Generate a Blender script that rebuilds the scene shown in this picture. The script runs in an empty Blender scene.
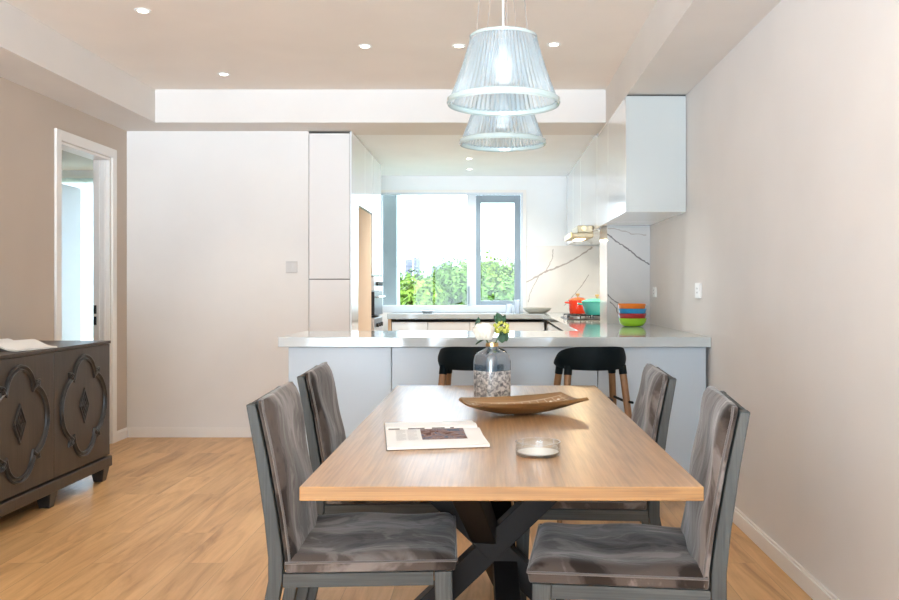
import bpy, bmesh, math, random
from mathutils import Vector, Matrix
random.seed(7)
PI = math.pi
R = math.radians
SC = bpy.context.scene
COL = SC.collection

# ------------------------------------------------------------------ camera
H = 1.18
cam_d = bpy.data.cameras.new('camera')
cam_d.sensor_width = 36.0
cam_d.lens = 35.0
cam_d.shift_x = -41.5 / 899
cam_d.shift_y = -12.0 / 899
cam_d.clip_end = 2000
cam_o = bpy.data.objects.new('camera', cam_d)
cam_o.location = (0, 0, H)
cam_o.rotation_euler = (PI / 2, 0, 0)
COL.objects.link(cam_o)
SC.camera = cam_o
vs = SC.view_settings
vs.view_transform = 'Standard'
vs.look = 'None'
vs.gamma = 1
vs.use_curve_mapping = False
vs.exposure = 0.52
SC.cycles.max_bounces = 14
SC.cycles.diffuse_bounces = 7
SC.cycles.glossy_bounces = 5
SC.cycles.transmission_bounces = 8
SC.cycles.transparent_max_bounces = 16
SC.cycles.sample_clamp_indirect = 6
SC.cycles.caustics_reflective = False
SC.cycles.caustics_refractive = False

# ------------------------------------------------------------------ materials
def mat(name, col=(.8, .8, .8), rough=.5, metal=0, coat=0, spec=.5, sheen=0, coat_rough=.05):
    m = bpy.data.materials.new(name)
    m.use_nodes = True
    b = m.node_tree.nodes['Principled BSDF']
    b.inputs['Base Color'].default_value = (*col, 1)
    b.inputs['Roughness'].default_value = rough
    b.inputs['Metallic'].default_value = metal
    b.inputs['Coat Weight'].default_value = coat
    b.inputs['Coat Roughness'].default_value = coat_rough
    b.inputs['Specular IOR Level'].default_value = spec
    b.inputs['Sheen Weight'].default_value = sheen
    return m

def nd(m, t, **kw):
    n = m.node_tree.nodes.new(t)
    for k, v in kw.items():
        if k in n.inputs.keys():
            n.inputs[k].default_value = v
        else:
            setattr(n, k, v)
    return n

def lk(m, a, b):
    m.node_tree.links.new(a, b)

def BS(m):
    return m.node_tree.nodes['Principled BSDF']

def ramp(m, stops):
    r = m.node_tree.nodes.new('ShaderNodeValToRGB')
    cr = r.color_ramp
    while len(cr.elements) < len(stops):
        cr.elements.new(.5)
    for e, (p, c) in zip(cr.elements, stops):
        e.position = p
        e.color = (*c, 1)
    return r

def coords(m, scale=(1, 1, 1), rot=(0, 0, 0), kind='Object'):
    t = nd(m, 'ShaderNodeTexCoord')
    mp = nd(m, 'ShaderNodeMapping')
    mp.inputs['Scale'].default_value = scale
    mp.inputs['Rotation'].default_value = rot
    lk(m, t.outputs[kind], mp.inputs['Vector'])
    return mp.outputs['Vector']

def noisy(m, stops, scale=(1, 1, 1), nscale=5, detail=4, bump=0, dist=0, nrough=.5, rot=(0, 0, 0), bdist=.01):
    v = coords(m, scale, rot)
    n = nd(m, 'ShaderNodeTexNoise', Scale=nscale, Detail=detail, Distortion=dist, Roughness=nrough)
    lk(m, v, n.inputs['Vector'])
    r = ramp(m, stops)
    lk(m, n.outputs['Fac'], r.inputs['Fac'])
    lk(m, r.outputs['Color'], BS(m).inputs['Base Color'])
    if bump:
        b = nd(m, 'ShaderNodeBump', Strength=bump, Distance=bdist)
        lk(m, n.outputs['Fac'], b.inputs['Height'])
        lk(m, b.outputs['Normal'], BS(m).inputs['Normal'])
    return m

def emit(name, col, s):
    m = bpy.data.materials.new(name)
    m.use_nodes = True
    nt = m.node_tree
    nt.nodes.remove(nt.nodes['Principled BSDF'])
    e = nt.nodes.new('ShaderNodeEmission')
    e.inputs[0].default_value = (*col, 1)
    e.inputs[1].default_value = s
    nt.links.new(e.outputs[0], nt.nodes['Material Output'].inputs[0])
    return m

def thin_glass(name, tint=(1, 1, 1), refl=.06, rough=.0, translucent=0, tcol=(.9, .95, 1)):
    m = bpy.data.materials.new(name)
    m.use_nodes = True
    nt = m.node_tree
    nt.nodes.remove(nt.nodes['Principled BSDF'])
    tr = nt.nodes.new('ShaderNodeBsdfTransparent')
    tr.inputs[0].default_value = (*tint, 1)
    gl = nt.nodes.new('ShaderNodeBsdfGlossy')
    gl.inputs['Roughness'].default_value = rough
    lw = nt.nodes.new('ShaderNodeLayerWeight')
    lw.inputs['Blend'].default_value = .25
    mul = nt.nodes.new('ShaderNodeMath')
    mul.operation = 'MULTIPLY_ADD'
    mul.inputs[1].default_value = .7
    mul.inputs[2].default_value = refl
    nt.links.new(lw.outputs['Facing'], mul.inputs[0])
    base = tr.outputs[0]
    if translucent:
        tl = nt.nodes.new('ShaderNodeBsdfTranslucent')
        tl.inputs[0].default_value = (*tcol, 1)
        df = nt.nodes.new('ShaderNodeBsdfDiffuse')
        df.inputs[0].default_value = (*tcol, 1)
        mm = nt.nodes.new('ShaderNodeMixShader')
        mm.inputs[0].default_value = .5
        nt.links.new(tl.outputs[0], mm.inputs[1])
        nt.links.new(df.outputs[0], mm.inputs[2])
        m2 = nt.nodes.new('ShaderNodeMixShader')
        m2.inputs[0].default_value = translucent
        nt.links.new(tr.outputs[0], m2.inputs[1])
        nt.links.new(mm.outputs[0], m2.inputs[2])
        base = m2.outputs[0]
    mx = nt.nodes.new('ShaderNodeMixShader')
    nt.links.new(mul.outputs[0], mx.inputs[0])
    nt.links.new(base, mx.inputs[1])
    nt.links.new(gl.outputs[0], mx.inputs[2])
    nt.links.new(mx.outputs[0], nt.nodes['Material Output'].inputs[0])
    return m

M = {}
def paint(name, c, amt=.02, rough=.65):
    m = mat(name, c, rough, spec=.3)
    lo = tuple(x * (1 - amt) for x in c)
    hi = tuple(min(1, x * (1 + amt)) for x in c)
    noisy(m, [(.3, lo), (.7, hi)], nscale=2.5, detail=3)
    n = nd(m, 'ShaderNodeTexNoise', Scale=260, Detail=2)
    b = nd(m, 'ShaderNodeBump', Strength=.06, Distance=.002)
    lk(m, coords(m), n.inputs['Vector'])
    lk(m, n.outputs['Fac'], b.inputs['Height'])
    lk(m, b.outputs['Normal'], BS(m).inputs['Normal'])
    M[name] = m
    return m
paint('wall_white', (.80, .785, .762))
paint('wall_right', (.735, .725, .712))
paint('wall_taupe', (.54, .46, .385))
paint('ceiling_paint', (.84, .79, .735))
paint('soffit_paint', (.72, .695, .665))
paint('kitchen_paint', (.84, .86, .87))
paint('trim_white', (.84, .82, .79), rough=.4)
M['gloss_white'] = mat('gloss_white', (.82, .855, .88), .16, coat=.5)
M['door_white'] = mat('door_white', (.76, .74, .72), .35)
M['panel_daylight_tint'] = mat('panel_white_tinted', (.46, .545, .62), .35, coat=.2, coat_rough=.2)  # white panels with the cool daylight cast put into the colour
M['gap'] = mat('shadow_gap', (.06, .055, .055), .7)
M['black'] = mat('black', (.012, .012, .014), .35)
M['black_plastic'] = mat('black_plastic', (.003, .007, .009), .6, spec=.12)
M['steel'] = mat('steel', (.6, .6, .6), .28, metal=1)
M['brass'] = mat('brass', (.72, .52, .25), .3, metal=1)
M['hood'] = mat('hood_steel_warm_lit', (.50, .42, .28), .45, metal=.6)  # stainless steel, warm lamp reflection put into the base colour
M['chrome'] = mat('chrome', (.8, .8, .8), .1, metal=1)
M['champagne'] = mat('champagne', (.70, .53, .38), .75, spec=.15)
M['plate_white'] = mat('plate_white', (.86, .87, .86), .3)
M['window_frame'] = mat('window_frame', (.62, .68, .74), .35)
M['sash_grey'] = mat('sash_grey', (.25, .32, .37), .4)
M['concrete'] = noisy(mat('concrete', rough=.85), [(.3, (.10, .115, .115)), (.7, (.15, .165, .16))], nscale=6, detail=6)
M['glass'] = thin_glass('pane_glass', (.97, .99, .99), .03)
M['clear_glass'] = thin_glass('clear_glass', (.96, .98, .98), .06)

# floor planks (run along y)
def plank_floor():
    m = mat('oak_floor', rough=.34)
    v = coords(m, (1, 1, 1), (0, 0, PI / 2))
    br = nd(m, 'ShaderNodeTexBrick', Scale=1.0, offset=.37)
    br.inputs['Mortar Size'].default_value = .0012
    br.inputs['Brick Width'].default_value = 1.25
    br.inputs['Row Height'].default_value = .19
    br.inputs['Bias'].default_value = 0
    br.inputs['Color1'].default_value = (0, 0, 0, 1)
    br.inputs['Color2'].default_value = (1, 1, 1, 1)
    br.inputs['Mortar'].default_value = (.5, .5, .5, 1)
    lk(m, v, br.inputs['Vector'])
    # grain, shifted per plank
    t = nd(m, 'ShaderNodeTexCoord')
    sep = nd(m, 'ShaderNodeVectorMath', operation='MULTIPLY_ADD')
    sc = nd(m, 'ShaderNodeVectorMath', operation='SCALE')
    sc.inputs['Scale'].default_value = 7.0
    lk(m, br.outputs['Color'], sc.inputs[0])
    sep.inputs[1].default_value = (6.5, .8, 1)
    lk(m, t.outputs['Object'], sep.inputs[0])
    lk(m, sc.outputs['Vector'], sep.inputs[2])
    n1 = nd(m, 'ShaderNodeTexNoise', Scale=1.6, Detail=6, Distortion=1.1, Roughness=.6)
    lk(m, sep.outputs['Vector'], n1.inputs['Vector'])
    r = ramp(m, [(.28, (.37, .18, .065)), (.42, (.56, .31, .125)), (.56, (.67, .395, .170)), (.75, (.73, .455, .215))])
    lk(m, n1.outputs['Fac'], r.inputs['Fac'])
    v2 = nd(m, 'ShaderNodeVectorMath', operation='MULTIPLY')
    v2.inputs[1].default_value = (60, 2.5, 1)
    lk(m, t.outputs['Object'], v2.inputs[0])
    n2 = nd(m, 'ShaderNodeTexNoise', Scale=1.5, Detail=4)
    lk(m, v2.outputs['Vector'], n2.inputs['Vector'])
    mx = nd(m, 'ShaderNodeMix', data_type='RGBA', blend_type='MULTIPLY')
    mx.inputs['Factor'].default_value = .22
    r2 = ramp(m, [(.3, (.62, .58, .55)), (.65, (1.05, 1.05, 1.05))])
    lk(m, n2.outputs['Fac'], r2.inputs['Fac'])
    lk(m, r.outputs['Color'], mx.inputs['A'])
    lk(m, r2.outputs['Color'], mx.inputs['B'])
    # plank tint and seams
    mx2 = nd(m, 'ShaderNodeMix', data_type='RGBA', blend_type='MULTIPLY')
    mx2.inputs['Factor'].default_value = .45
    rt = ramp(m, [(0, (.80, .78, .74)), (1, (1.1, 1.1, 1.1))])
    lk(m, br.outputs['Color'], rt.inputs['Fac'])
    lk(m, mx.outputs['Result'], mx2.inputs['A'])
    lk(m, rt.outputs['Color'], mx2.inputs['B'])
    mx3 = nd(m, 'ShaderNodeMix', data_type='RGBA')
    mx3.inputs['B'].default_value = (.22, .12, .06, 1)
    ms = nd(m, 'ShaderNodeMath', operation='MULTIPLY')
    ms.inputs[1].default_value = .6
    lk(m, br.outputs['Fac'], ms.inputs[0])
    lk(m, ms.outputs[0], mx3.inputs['Factor'])
    lk(m, mx2.outputs['Result'], mx3.inputs['A'])
    lk(m, mx3.outputs['Result'], BS(m).inputs['Base Color'])
    b = nd(m, 'ShaderNodeBump', Strength=.15, Distance=.002)
    lk(m, n2.outputs['Fac'], b.inputs['Height'])
    lk(m, b.outputs['Normal'], BS(m).inputs['Normal'])
    return m
M['floor'] = plank_floor()

def wood(name, stops, axis='x', rough=.45, fine=.3, stretch=12, bump=.1, nscale=1.6, coat=0):
    m = mat(name, rough=rough, coat=coat, coat_rough=.25)
    s = {'x': (1, stretch, stretch), 'y': (stretch, 1, stretch), 'z': (stretch, stretch, 1)}[axis]
    v = coords(m, s)
    n = nd(m, 'ShaderNodeTexNoise', Scale=nscale, Detail=6, Distortion=.8, Roughness=.6)
    lk(m, v, n.inputs['Vector'])
    r = ramp(m, stops)
    lk(m, n.outputs['Fac'], r.inputs['Fac'])
    s2 = tuple(x * 9 if x > 1 else 2 for x in s)
    v2 = coords(m, s2)
    n2 = nd(m, 'ShaderNodeTexNoise', Scale=2, Detail=3)
    lk(m, v2, n2.inputs['Vector'])
    r2 = ramp(m, [(.35, (.55, .55, .55)), (.62, (1.05, 1.05, 1.05))])
    lk(m, n2.outputs['Fac'], r2.inputs['Fac'])
    mx = nd(m, 'ShaderNodeMix', data_type='RGBA', blend_type='MULTIPLY')
    mx.inputs['Factor'].default_value = fine
    lk(m, r.outputs['Color'], mx.inputs['A'])
    lk(m, r2.outputs['Color'], mx.inputs['B'])
    lk(m, mx.outputs['Result'], BS(m).inputs['Base Color'])
    if bump:
        b = nd(m, 'ShaderNodeBump', Strength=bump, Distance=.003)
        lk(m, n2.outputs['Fac'], b.inputs['Height'])
        lk(m, b.outputs['Normal'], BS(m).inputs['Normal'])
    return m
oak = [(.25, (.42, .22, .095)), (.45, (.56, .32, .145)), (.7, (.66, .40, .20))]
M['oak_top'] = wood('oak_top', [(.25, (.30, .155, .062)), (.45, (.40, .215, .088)), (.7, (.49, .275, .122))], 'y', rough=.42, stretch=9, fine=.55, bump=.4, coat=.8)
M['oak_edge'] = wood('oak_edge', [(.3, (.15, .066, .016)), (.45, (.25, .122, .034)), (.65, (.32, .168, .053))], 'x', rough=.5, stretch=14, fine=.5)
M['grey_oak'] = wood('grey_oak', [(.25, (.018, .021, .020)), (.5, (.044, .049, .047)), (.75, (.085, .090, .085))], 'z', rough=.6, stretch=14, fine=.7, bump=.3)
M['grey_oak_x'] = wood('grey_oak_x', [(.25, (.018, .021, .020)), (.5, (.044, .049, .047)), (.75, (.085, .090, .085))], 'x', rough=.6, stretch=14, fine=.7, bump=.3)
M['sideboard'] = wood('sideboard_wood', [(.25, (.026, .017, .012)), (.5, (.041, .028, .020)), (.75, (.059, .042, .031))], 'z', rough=.36, stretch=14, fine=.5, bump=.1)
M['sideboard_dark'] = wood('sideboard_dark', [(.3, (.020, .018, .018)), (.7, (.045, .04, .038))], 'y', rough=.3, stretch=14, fine=.5, bump=.1)
M['stool_wood'] = wood('stool_wood', [(.25, (.15, .072, .028)), (.5, (.23, .118, .050)), (.75, (.29, .155, .07))], 'z', rough=.45, stretch=14)
M['tray_wood'] = wood('tray_wood', [(.25, (.11, .050, .016)), (.5, (.22, .115, .040)), (.75, (.34, .19, .078))], 'x', rough=.38, stretch=12)
M['end_wood'] = wood('end_wood', [(.25, (.55, .34, .18)), (.7, (.70, .46, .28))], 'z', rough=.5)
M['table_leg'] = mat('table_leg', (.008, .007, .007), .5, spec=.25)

def velvet(name, dark, mid, light, seedv):
    m = mat(name, mid, .85, sheen=.35, spec=.15)
    BS(m).inputs['Sheen Roughness'].default_value = .4
    t = nd(m, 'ShaderNodeTexCoord')
    oi = nd(m, 'ShaderNodeObjectInfo')
    add = nd(m, 'ShaderNodeVectorMath', operation='MULTIPLY_ADD')
    add.inputs[1].default_value = (1, 1.5, .75)
    sc = nd(m, 'ShaderNodeMath', operation='MULTIPLY_ADD')
    sc.inputs[1].default_value = 17
    sc.inputs[2].default_value = seedv
    lk(m, oi.outputs['Random'], sc.inputs[0])
    lk(m, t.outputs['Object'], add.inputs[0])
    lk(m, sc.outputs[0], add.inputs[2])
    n = nd(m, 'ShaderNodeTexNoise', Scale=6.0, Detail=5, Distortion=.7, Roughness=.55)
    lk(m, add.outputs['Vector'], n.inputs['Vector'])
    r = ramp(m, [(.40, dark), (.46, mid), (.54, mid), (.60, light)])
    lk(m, n.outputs['Fac'], r.inputs['Fac'])
    lk(m, r.outputs['Color'], BS(m).inputs['Base Color'])
    n2 = nd(m, 'ShaderNodeTexNoise', Scale=9, Detail=5, Distortion=.8)
    lk(m, add.outputs['Vector'], n2.inputs['Vector'])
    b = nd(m, 'ShaderNodeBump', Strength=.45, Distance=.012)
    lk(m, n2.outputs['Fac'], b.inputs['Height'])
    lk(m, b.outputs['Normal'], BS(m).inputs['Normal'])
    return m
M['velvet'] = velvet('velvet', (.020, .014, .011), (.072, .057, .049), (.185, .160, .146), 0)
M['piping'] = mat('piping', (.09, .08, .075), .8, sheen=.4)

def quartz():
    m = mat('quartz', (.80, .81, .80), .09, coat=.3)
    noisy(m, [(.35, (.45, .50, .515)), (.6, (.50, .55, .565))], nscale=3, detail=5, dist=1)
    return m
M['quartz'] = quartz()
def marble(name, a, b):
    m = mat(name, a, .12)
    noisy(m, [(.35, b), (.55, a)], nscale=1.8, detail=5, dist=1.5)
    return m
M['marble'] = marble('marble', (.80, .765, .72), (.76, .73, .69))
M['marble_shaded'] = marble('marble_column_shaded', (.62, .62, .61), (.58, .585, .585))  # column marble darkened in colour for the low light on its front
M['vein'] = mat('marble_vein', (.22, .21, .215), .2)
M['vein_soft'] = mat('marble_vein_soft', (.44, .39, .35), .2)

# ------------------------------------------------------------------ geometry helpers
class MB:
    def __init__(s):
        s.bm = bmesh.new()
    def face(s, vs_, mi=0):
        try:
            f = s.bm.faces.new(vs_)
            f.material_index = mi
            return f
        except ValueError:
            return None
    def box(s, x0, x1, y0, y1, z0, z1, mi=0):
        v = [s.bm.verts.new((x, y, z)) for z in (z0, z1) for y in (y0, y1) for x in (x0, x1)]
        for q in ((0, 2, 3, 1), (4, 5, 7, 6), (0, 1, 5, 4), (2, 6, 7, 3), (0, 4, 6, 2), (1, 3, 7, 5)):
            s.face([v[i] for i in q], mi)
        return s
    def tube(s, pts, r, seg=10, cap=True, mi=0, closed=False):
        pts = [Vector(p) for p in pts]
        n = len(pts)
        rs = r if isinstance(r, (list, tuple)) else [r] * n
        rings = []
        up = None
        for i, p in enumerate(pts):
            a = pts[(i - 1) % n] if (closed or i > 0) else p
            b = pts[(i + 1) % n] if (closed or i < n - 1) else p
            t = (b - a).normalized()
            if up is None:
                up = Vector((0, 0, 1)) if abs(t.z) < .9 else Vector((1, 0, 0))
            u = t.cross(up)
            if u.length < 1e-6:
                u = t.orthogonal()
            u.normalize()
            w = u.cross(t).normalized()
            up = w
            rings.append([s.bm.verts.new(p + rs[i] * (math.cos(2 * PI * k / seg) * u + math.sin(2 * PI * k / seg) * w)) for k in range(seg)])
        for i in range(n if closed else n - 1):
            A, B = rings[i], rings[(i + 1) % n]
            for k in range(seg):
                s.face([A[k], A[(k + 1) % seg], B[(k + 1) % seg], B[k]], mi)
        if cap and not closed:
            s.face(rings[0][::-1], mi)
            s.face(rings[-1], mi)
        return s
    def beam(s, a, b, w, h, up=(0, 0, 1), mi=0, w2=None, h2=None):
        a, b = Vector(a), Vector(b)
        t = (b - a).normalized()
        u = t.cross(Vector(up))
        if u.length < 1e-5:
            u = Vector((1, 0, 0))
        u.normalize()
        v = u.cross(t).normalized()
        w2 = w if w2 is None else w2
        h2 = h if h2 is None else h2
        A = [s.bm.verts.new(a + u * w / 2 * i + v * h / 2 * j) for i, j in ((-1, -1), (1, -1), (1, 1), (-1, 1))]
        B = [s.bm.verts.new(b + u * w2 / 2 * i + v * h2 / 2 * j) for i, j in ((-1, -1), (1, -1), (1, 1), (-1, 1))]
        for k in range(4):
            s.face([A[k], A[(k + 1) % 4], B[(k + 1) % 4], B[k]], mi)
        s.face(A[::-1], mi)
        s.face(B, mi)
        return s
    def lathe(s, prof, c=(0, 0, 0), seg=32, mi=0, closed=False, rfun=None):
        rings = []
        for (r, z) in prof:
            if r < 1e-6:
                rings.append([s.bm.verts.new((c[0], c[1], c[2] + z))])
            else:
                ring = []
                for k in range(seg):
                    a = 2 * PI * k / seg
                    q = r * (rfun(a, r, z, k) if rfun else 1)
                    ring.append(s.bm.verts.new((c[0] + q * math.cos(a), c[1] + q * math.sin(a), c[2] + z)))
                rings.append(ring)
        n = len(rings)
        for i in range(n if closed else n - 1):
            A, B = rings[i], rings[(i + 1) % n]
            for k in range(seg):
                k2 = (k + 1) % seg
                if len(A) == 1 and len(B) == 1:
                    continue
                if len(A) == 1:
                    s.face([A[0], B[k2], B[k]], mi)
                elif len(B) == 1:
                    s.face([A[k], A[k2], B[0]], mi)
                else:
                    s.face([A[k], A[k2], B[k2], B[k]], mi)
        return s
    def prism(s, outline, fn, a, b, mi=0):
        """outline: 2D points; fn(u, v, w) -> 3D; extruded w from a to b"""
        A = [s.bm.verts.new(fn(u, v, a)) for u, v in outline]
        B = [s.bm.verts.new(fn(u, v, b)) for u, v in outline]
        n = len(outline)
        for k in range(n):
            s.face([A[k], A[(k + 1) % n], B[(k + 1) % n], B[k]], mi)
        s.face(A[::-1], mi)
        s.face(B, mi)
        return s
    def grid(s, nu, nv, fn, mi=0, wrap=False):
        V = [[s.bm.verts.new(fn(i / nu, j / nv)) for j in range(nv + 1)] for i in range(nu + 1)]
        for i in range(nu):
            for j in range(nv):
                s.face([V[i][j], V[i + 1][j], V[i + 1][j + 1], V[i][j + 1]], mi)
        return V
    def slab(s, nu, nv, top, bot, mi=0, mib=None):
        """closed sheet between two surfaces"""
        mib = mi if mib is None else mib
        T = s.grid(nu, nv, top, mi)
        B = [[s.bm.verts.new(bot(i / nu, j / nv)) for j in range(nv + 1)] for i in range(nu + 1)]
        for i in range(nu):
            for j in range(nv):
                s.face([B[i][j], B[i][j + 1], B[i + 1][j + 1], B[i + 1][j]], mib)
        for i in range(nu):
            s.face([T[i][0], B[i][0], B[i + 1][0], T[i + 1][0]], mib)
            s.face([T[i][nv], T[i + 1][nv], B[i + 1][nv], B[i][nv]], mib)
        for j in range(nv):
            s.face([T[0][j], T[0][j + 1], B[0][j + 1], B[0][j]], mib)
            s.face([T[nu][j], B[nu][j], B[nu][j + 1], T[nu][j + 1]], mib)
        return s
    def build(s, name, mats, parent=None, smooth=False, bevel=0, seg=2, sub=0, angle=35, kind=None):
        bmesh.ops.recalc_face_normals(s.bm, faces=s.bm.faces[:])
        me = bpy.data.meshes.new(name)
        s.bm.to_mesh(me)
        s.bm.free()
        if not isinstance(mats, (list, tuple)):
            mats = [mats]
        for m_ in mats:
            me.materials.append(M[m_] if isinstance(m_, str) else m_)
        if smooth:
            for p in me.polygons:
                p.use_smooth = True
            if smooth != 'all':
                try:
                    me.set_sharp_from_angle(angle=R(angle))
                except Exception:
                    pass
        o = bpy.data.objects.new(name, me)
        COL.objects.link(o)
        if parent:
            o.parent = parent
        if bevel:
            b = o.modifiers.new('bevel', 'BEVEL')
            b.width = bevel
            b.segments = seg
            b.limit_method = 'ANGLE'
            b.angle_limit = R(40)
        if sub:
            q = o.modifiers.new('sub', 'SUBSURF')
            q.levels = sub
            q.render_levels = sub
        if kind:
            o['kind'] = kind
        return o

def box(name, mats, x0, x1, y0, y1, z0, z1, parent=None, bevel=0, kind=None):
    return MB().box(x0, x1, y0, y1, z0, z1).build(name, mats, parent, bevel=bevel, kind=kind)

def struct(o, label):
    o['kind'] = 'structure'
    o['label'] = label
    return o

def tag(o, label, cat, group=None):
    o['label'] = label
    o['category'] = cat
    if group:
        o['group'] = group
    return o

def thing(name, label, cat, loc=(0, 0, 0), rz=0, group=None):
    o = bpy.data.objects.new(name, None)
    o.empty_display_size = .1
    COL.objects.link(o)
    o.location = loc
    o.rotation_euler = (0, 0, rz)
    return tag(o, label, cat, group)

def dup(root, loc, rz, label, group=None, scale=None):
    r = root.copy()
    COL.objects.link(r)
    r.location = loc
    r.rotation_euler = (0, 0, rz)
    r['label'] = label
    if group:
        r['group'] = group
    if scale:
        r.scale = scale
    for ch in list(root.children):
        c = ch.copy()
        COL.objects.link(c)
        c.parent = r
        for g in list(ch.children):
            d = g.copy()
            COL.objects.link(d)
            d.parent = c
    return r

# ------------------------------------------------------------------ the room
XL, XR = -2.88, 1.232
YF = -3.2            # wall behind the camera
YB = 6.91            # wall facing the camera
YK = 9.85            # window wall of the kitchen
ZC, ZS, ZK = 2.667, 2.42, 2.44
struct(box('floor', 'floor', -6.2, 1.45, YF - .15, 10.1, -.12, 0), 'light oak plank floor running through dining room and kitchen')
b = MB()
b.box(XL - .12, XL, YF, 5.83, 0, 2.9).box(XL - .12, XL, 6.62, YB + .14, 0, 2.9).box(XL - .12, XL, 5.83, 6.62, 2.165, 2.9)
struct(b.build('wall_left', 'wall_taupe'), 'taupe painted wall with the open doorway')
struct(box('wall_back', 'wall_white', XL, -1.442, YB, YB + .14, 0, 2.9), 'off-white wall facing the table with the light switch')
struct(box('wall_right', 'wall_right', XR, XR + .15, YF, YK + .3, 0, 2.9), 'long pale wall beside the table')
b = MB()
b.box(-1.9, 1.4, YK, YK + .22, 2.27, 2.9).box(.385, 1.4, YK, YK + .22, 0, 2.27).box(-1.9, -1.25, YK, YK + .22, 0, 2.27).box(-1.25, .385, YK, YK + .22, 0, .905)
struct(b.build('wall_kitchen', 'kitchen_paint'), 'white kitchen wall around the window')
struct(box('wall_pantry', 'kitchen_paint', -1.88, -1.74, YB + .14, YK, 0, 2.9), 'white wall behind the tall kitchen units')
b = MB()
b.box(-6.2, -2.75, YF - .15, YF, 0, 2.9).box(1.0, 1.4, YF - .15, YF, 0, 2.9).box(-2.75, 1.0, YF - .15, YF, 2.4, 2.9)
struct(b.build('wall_front', 'wall_white'), 'wall behind the viewer with the wide balcony opening')
struct(box('ceiling', 'ceiling_paint', XL - .05, XR + .05, YF - .1, 6.56, ZC, 2.9), 'flat tray ceiling over the dining table')
struct(box('ceiling_kitchen', 'kitchen_paint', -1.8, XR + .05, 7.08, YK + .1, ZK, 2.9), 'white ceiling of the kitchen')
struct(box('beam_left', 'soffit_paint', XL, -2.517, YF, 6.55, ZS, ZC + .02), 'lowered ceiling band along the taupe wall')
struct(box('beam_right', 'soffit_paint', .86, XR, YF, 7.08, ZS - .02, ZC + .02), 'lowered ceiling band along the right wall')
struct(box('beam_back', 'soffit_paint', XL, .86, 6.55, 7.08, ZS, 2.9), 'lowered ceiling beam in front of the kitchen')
# side room behind the doorway
b = MB()
b.box(-6.2, -6.05, 3.6, 9.4, 0, 2.9).box(-6.05, XL - .12, 3.6, 3.75, 0, 2.9)
b.box(-6.05, -5.2, 9.2, 9.35, 0, 2.9).box(-3.25, XL, 9.2, 9.35, 0, 2.9).box(-5.2, -3.25, 9.2, 9.35, 2.36, 2.9)
b.box(XL - .12, XL, YB + .14, 9.35, 0, 2.9)
struct(b.build('wall_side', 'wall_white'), 'walls of the room seen through the doorway')
struct(box('ceiling_side', 'wall_taupe', -6.1, XL - .11, 3.7, 9.3, ZS, 2.9), 'ceiling of the room seen through the doorway')
# column with marble front where the kitchen begins
CX, CY0, CY1 = .898, 6.77, 7.2
struct(box('wall_column', 'gloss_white', CX, XR - .001, CY0, CY1, 0, ZS - .022), 'short column between dining room and kitchen')

def strip(mb, pts, w, fn, mi):
    """a flat vein strip following pts (2-D) on a plane given by fn"""
    dense = []
    for (a, c) in zip(pts[:-1], pts[1:]):
        for k in range(6):
            t = k / 6
            dense.append((a[0] + (c[0] - a[0]) * t + random.uniform(-.004, .004), a[1] + (c[1] - a[1]) * t + random.uniform(-.004, .004)))
    dense.append(pts[-1])
    L = []
    n = len(dense)
    for i, p in enumerate(dense):
        a = dense[max(0, i - 1)]
        c = dense[min(n - 1, i + 1)]
        dx, dy = c[0] - a[0], c[1] - a[1]
        l = math.hypot(dx, dy) or 1
        ww = w * random.uniform(.6, 1.3) / 2
        L.append((mb.bm.verts.new(fn(p[0] - dy / l * ww, p[1] + dx / l * ww)), mb.bm.verts.new(fn(p[0] + dy / l * ww, p[1] - dx / l * ww))))
    for i in range(n - 1):
        mb.face([L[i][0], L[i][1], L[i + 1][1], L[i + 1][0]], mi)

# marble panels
ym = CY0 - .014
b = MB()
b.box(CX, XR - .002, ym, CY0 - .001, .905, 1.656)
fc = lambda u, v: (u, ym - .0006, v)
strip(b, [(.90, 1.60), (.985, 1.53), (1.07, 1.475), (1.14, 1.415), (1.225, 1.36)], .011, fc, 1)
strip(b, [(.90, 1.13), (.95, 1.085), (1.01, 1.04), (1.1, 1.0)], .008, fc, 1)
strip(b, [(.92, 1.08), (.965, 1.03), (.985, .975)], .007, fc, 1)
strip(b, [(.90, 1.64), (.99, 1.632), (1.08, 1.60), (1.2, 1.59)], .006, fc, 2)
tag(b.build('marble_slab', ['marble_shaded', 'vein', 'vein_soft']), 'shade-toned veined marble panel on the column behind the bowl stack', 'marble panel')
ykm = YK - .014
b = MB()
b.box(.40, XR - .002, ykm, YK - .001, .905, 1.656)
fk = lambda u, v: (u, ykm - .0006, v)
strip(b, [(.40, 1.245), (.50, 1.30), (.61, 1.36), (.74, 1.41), (.85, 1.455), (1.0, 1.54), (1.14, 1.64)], .018, fk, 1)
strip(b, [(.61, 1.36), (.655, 1.44), (.69, 1.52), (.70, 1.62)], .010, fk, 1)
strip(b, [(.55, 1.33), (.50, 1.24), (.44, 1.12), (.42, 1.02)], .010, fk, 1)
strip(b, [(.82, .98), (.93, 1.10), (1.03, 1.22), (1.10, 1.33)], .008, fk, 1)
tag(b.build('marble_backsplash', ['marble', 'vein_soft', 'vein_soft']), 'warm white veined marble backsplash beside the kitchen window', 'backsplash')
b = MB().box(XR - .014, XR - .001, CY1 + .002, ykm - .002, .905, 1.656)
tag(b.build('marble_sheet', 'marble'), 'white marble backsplash along the wall behind the cooktop', 'backsplash')

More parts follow.
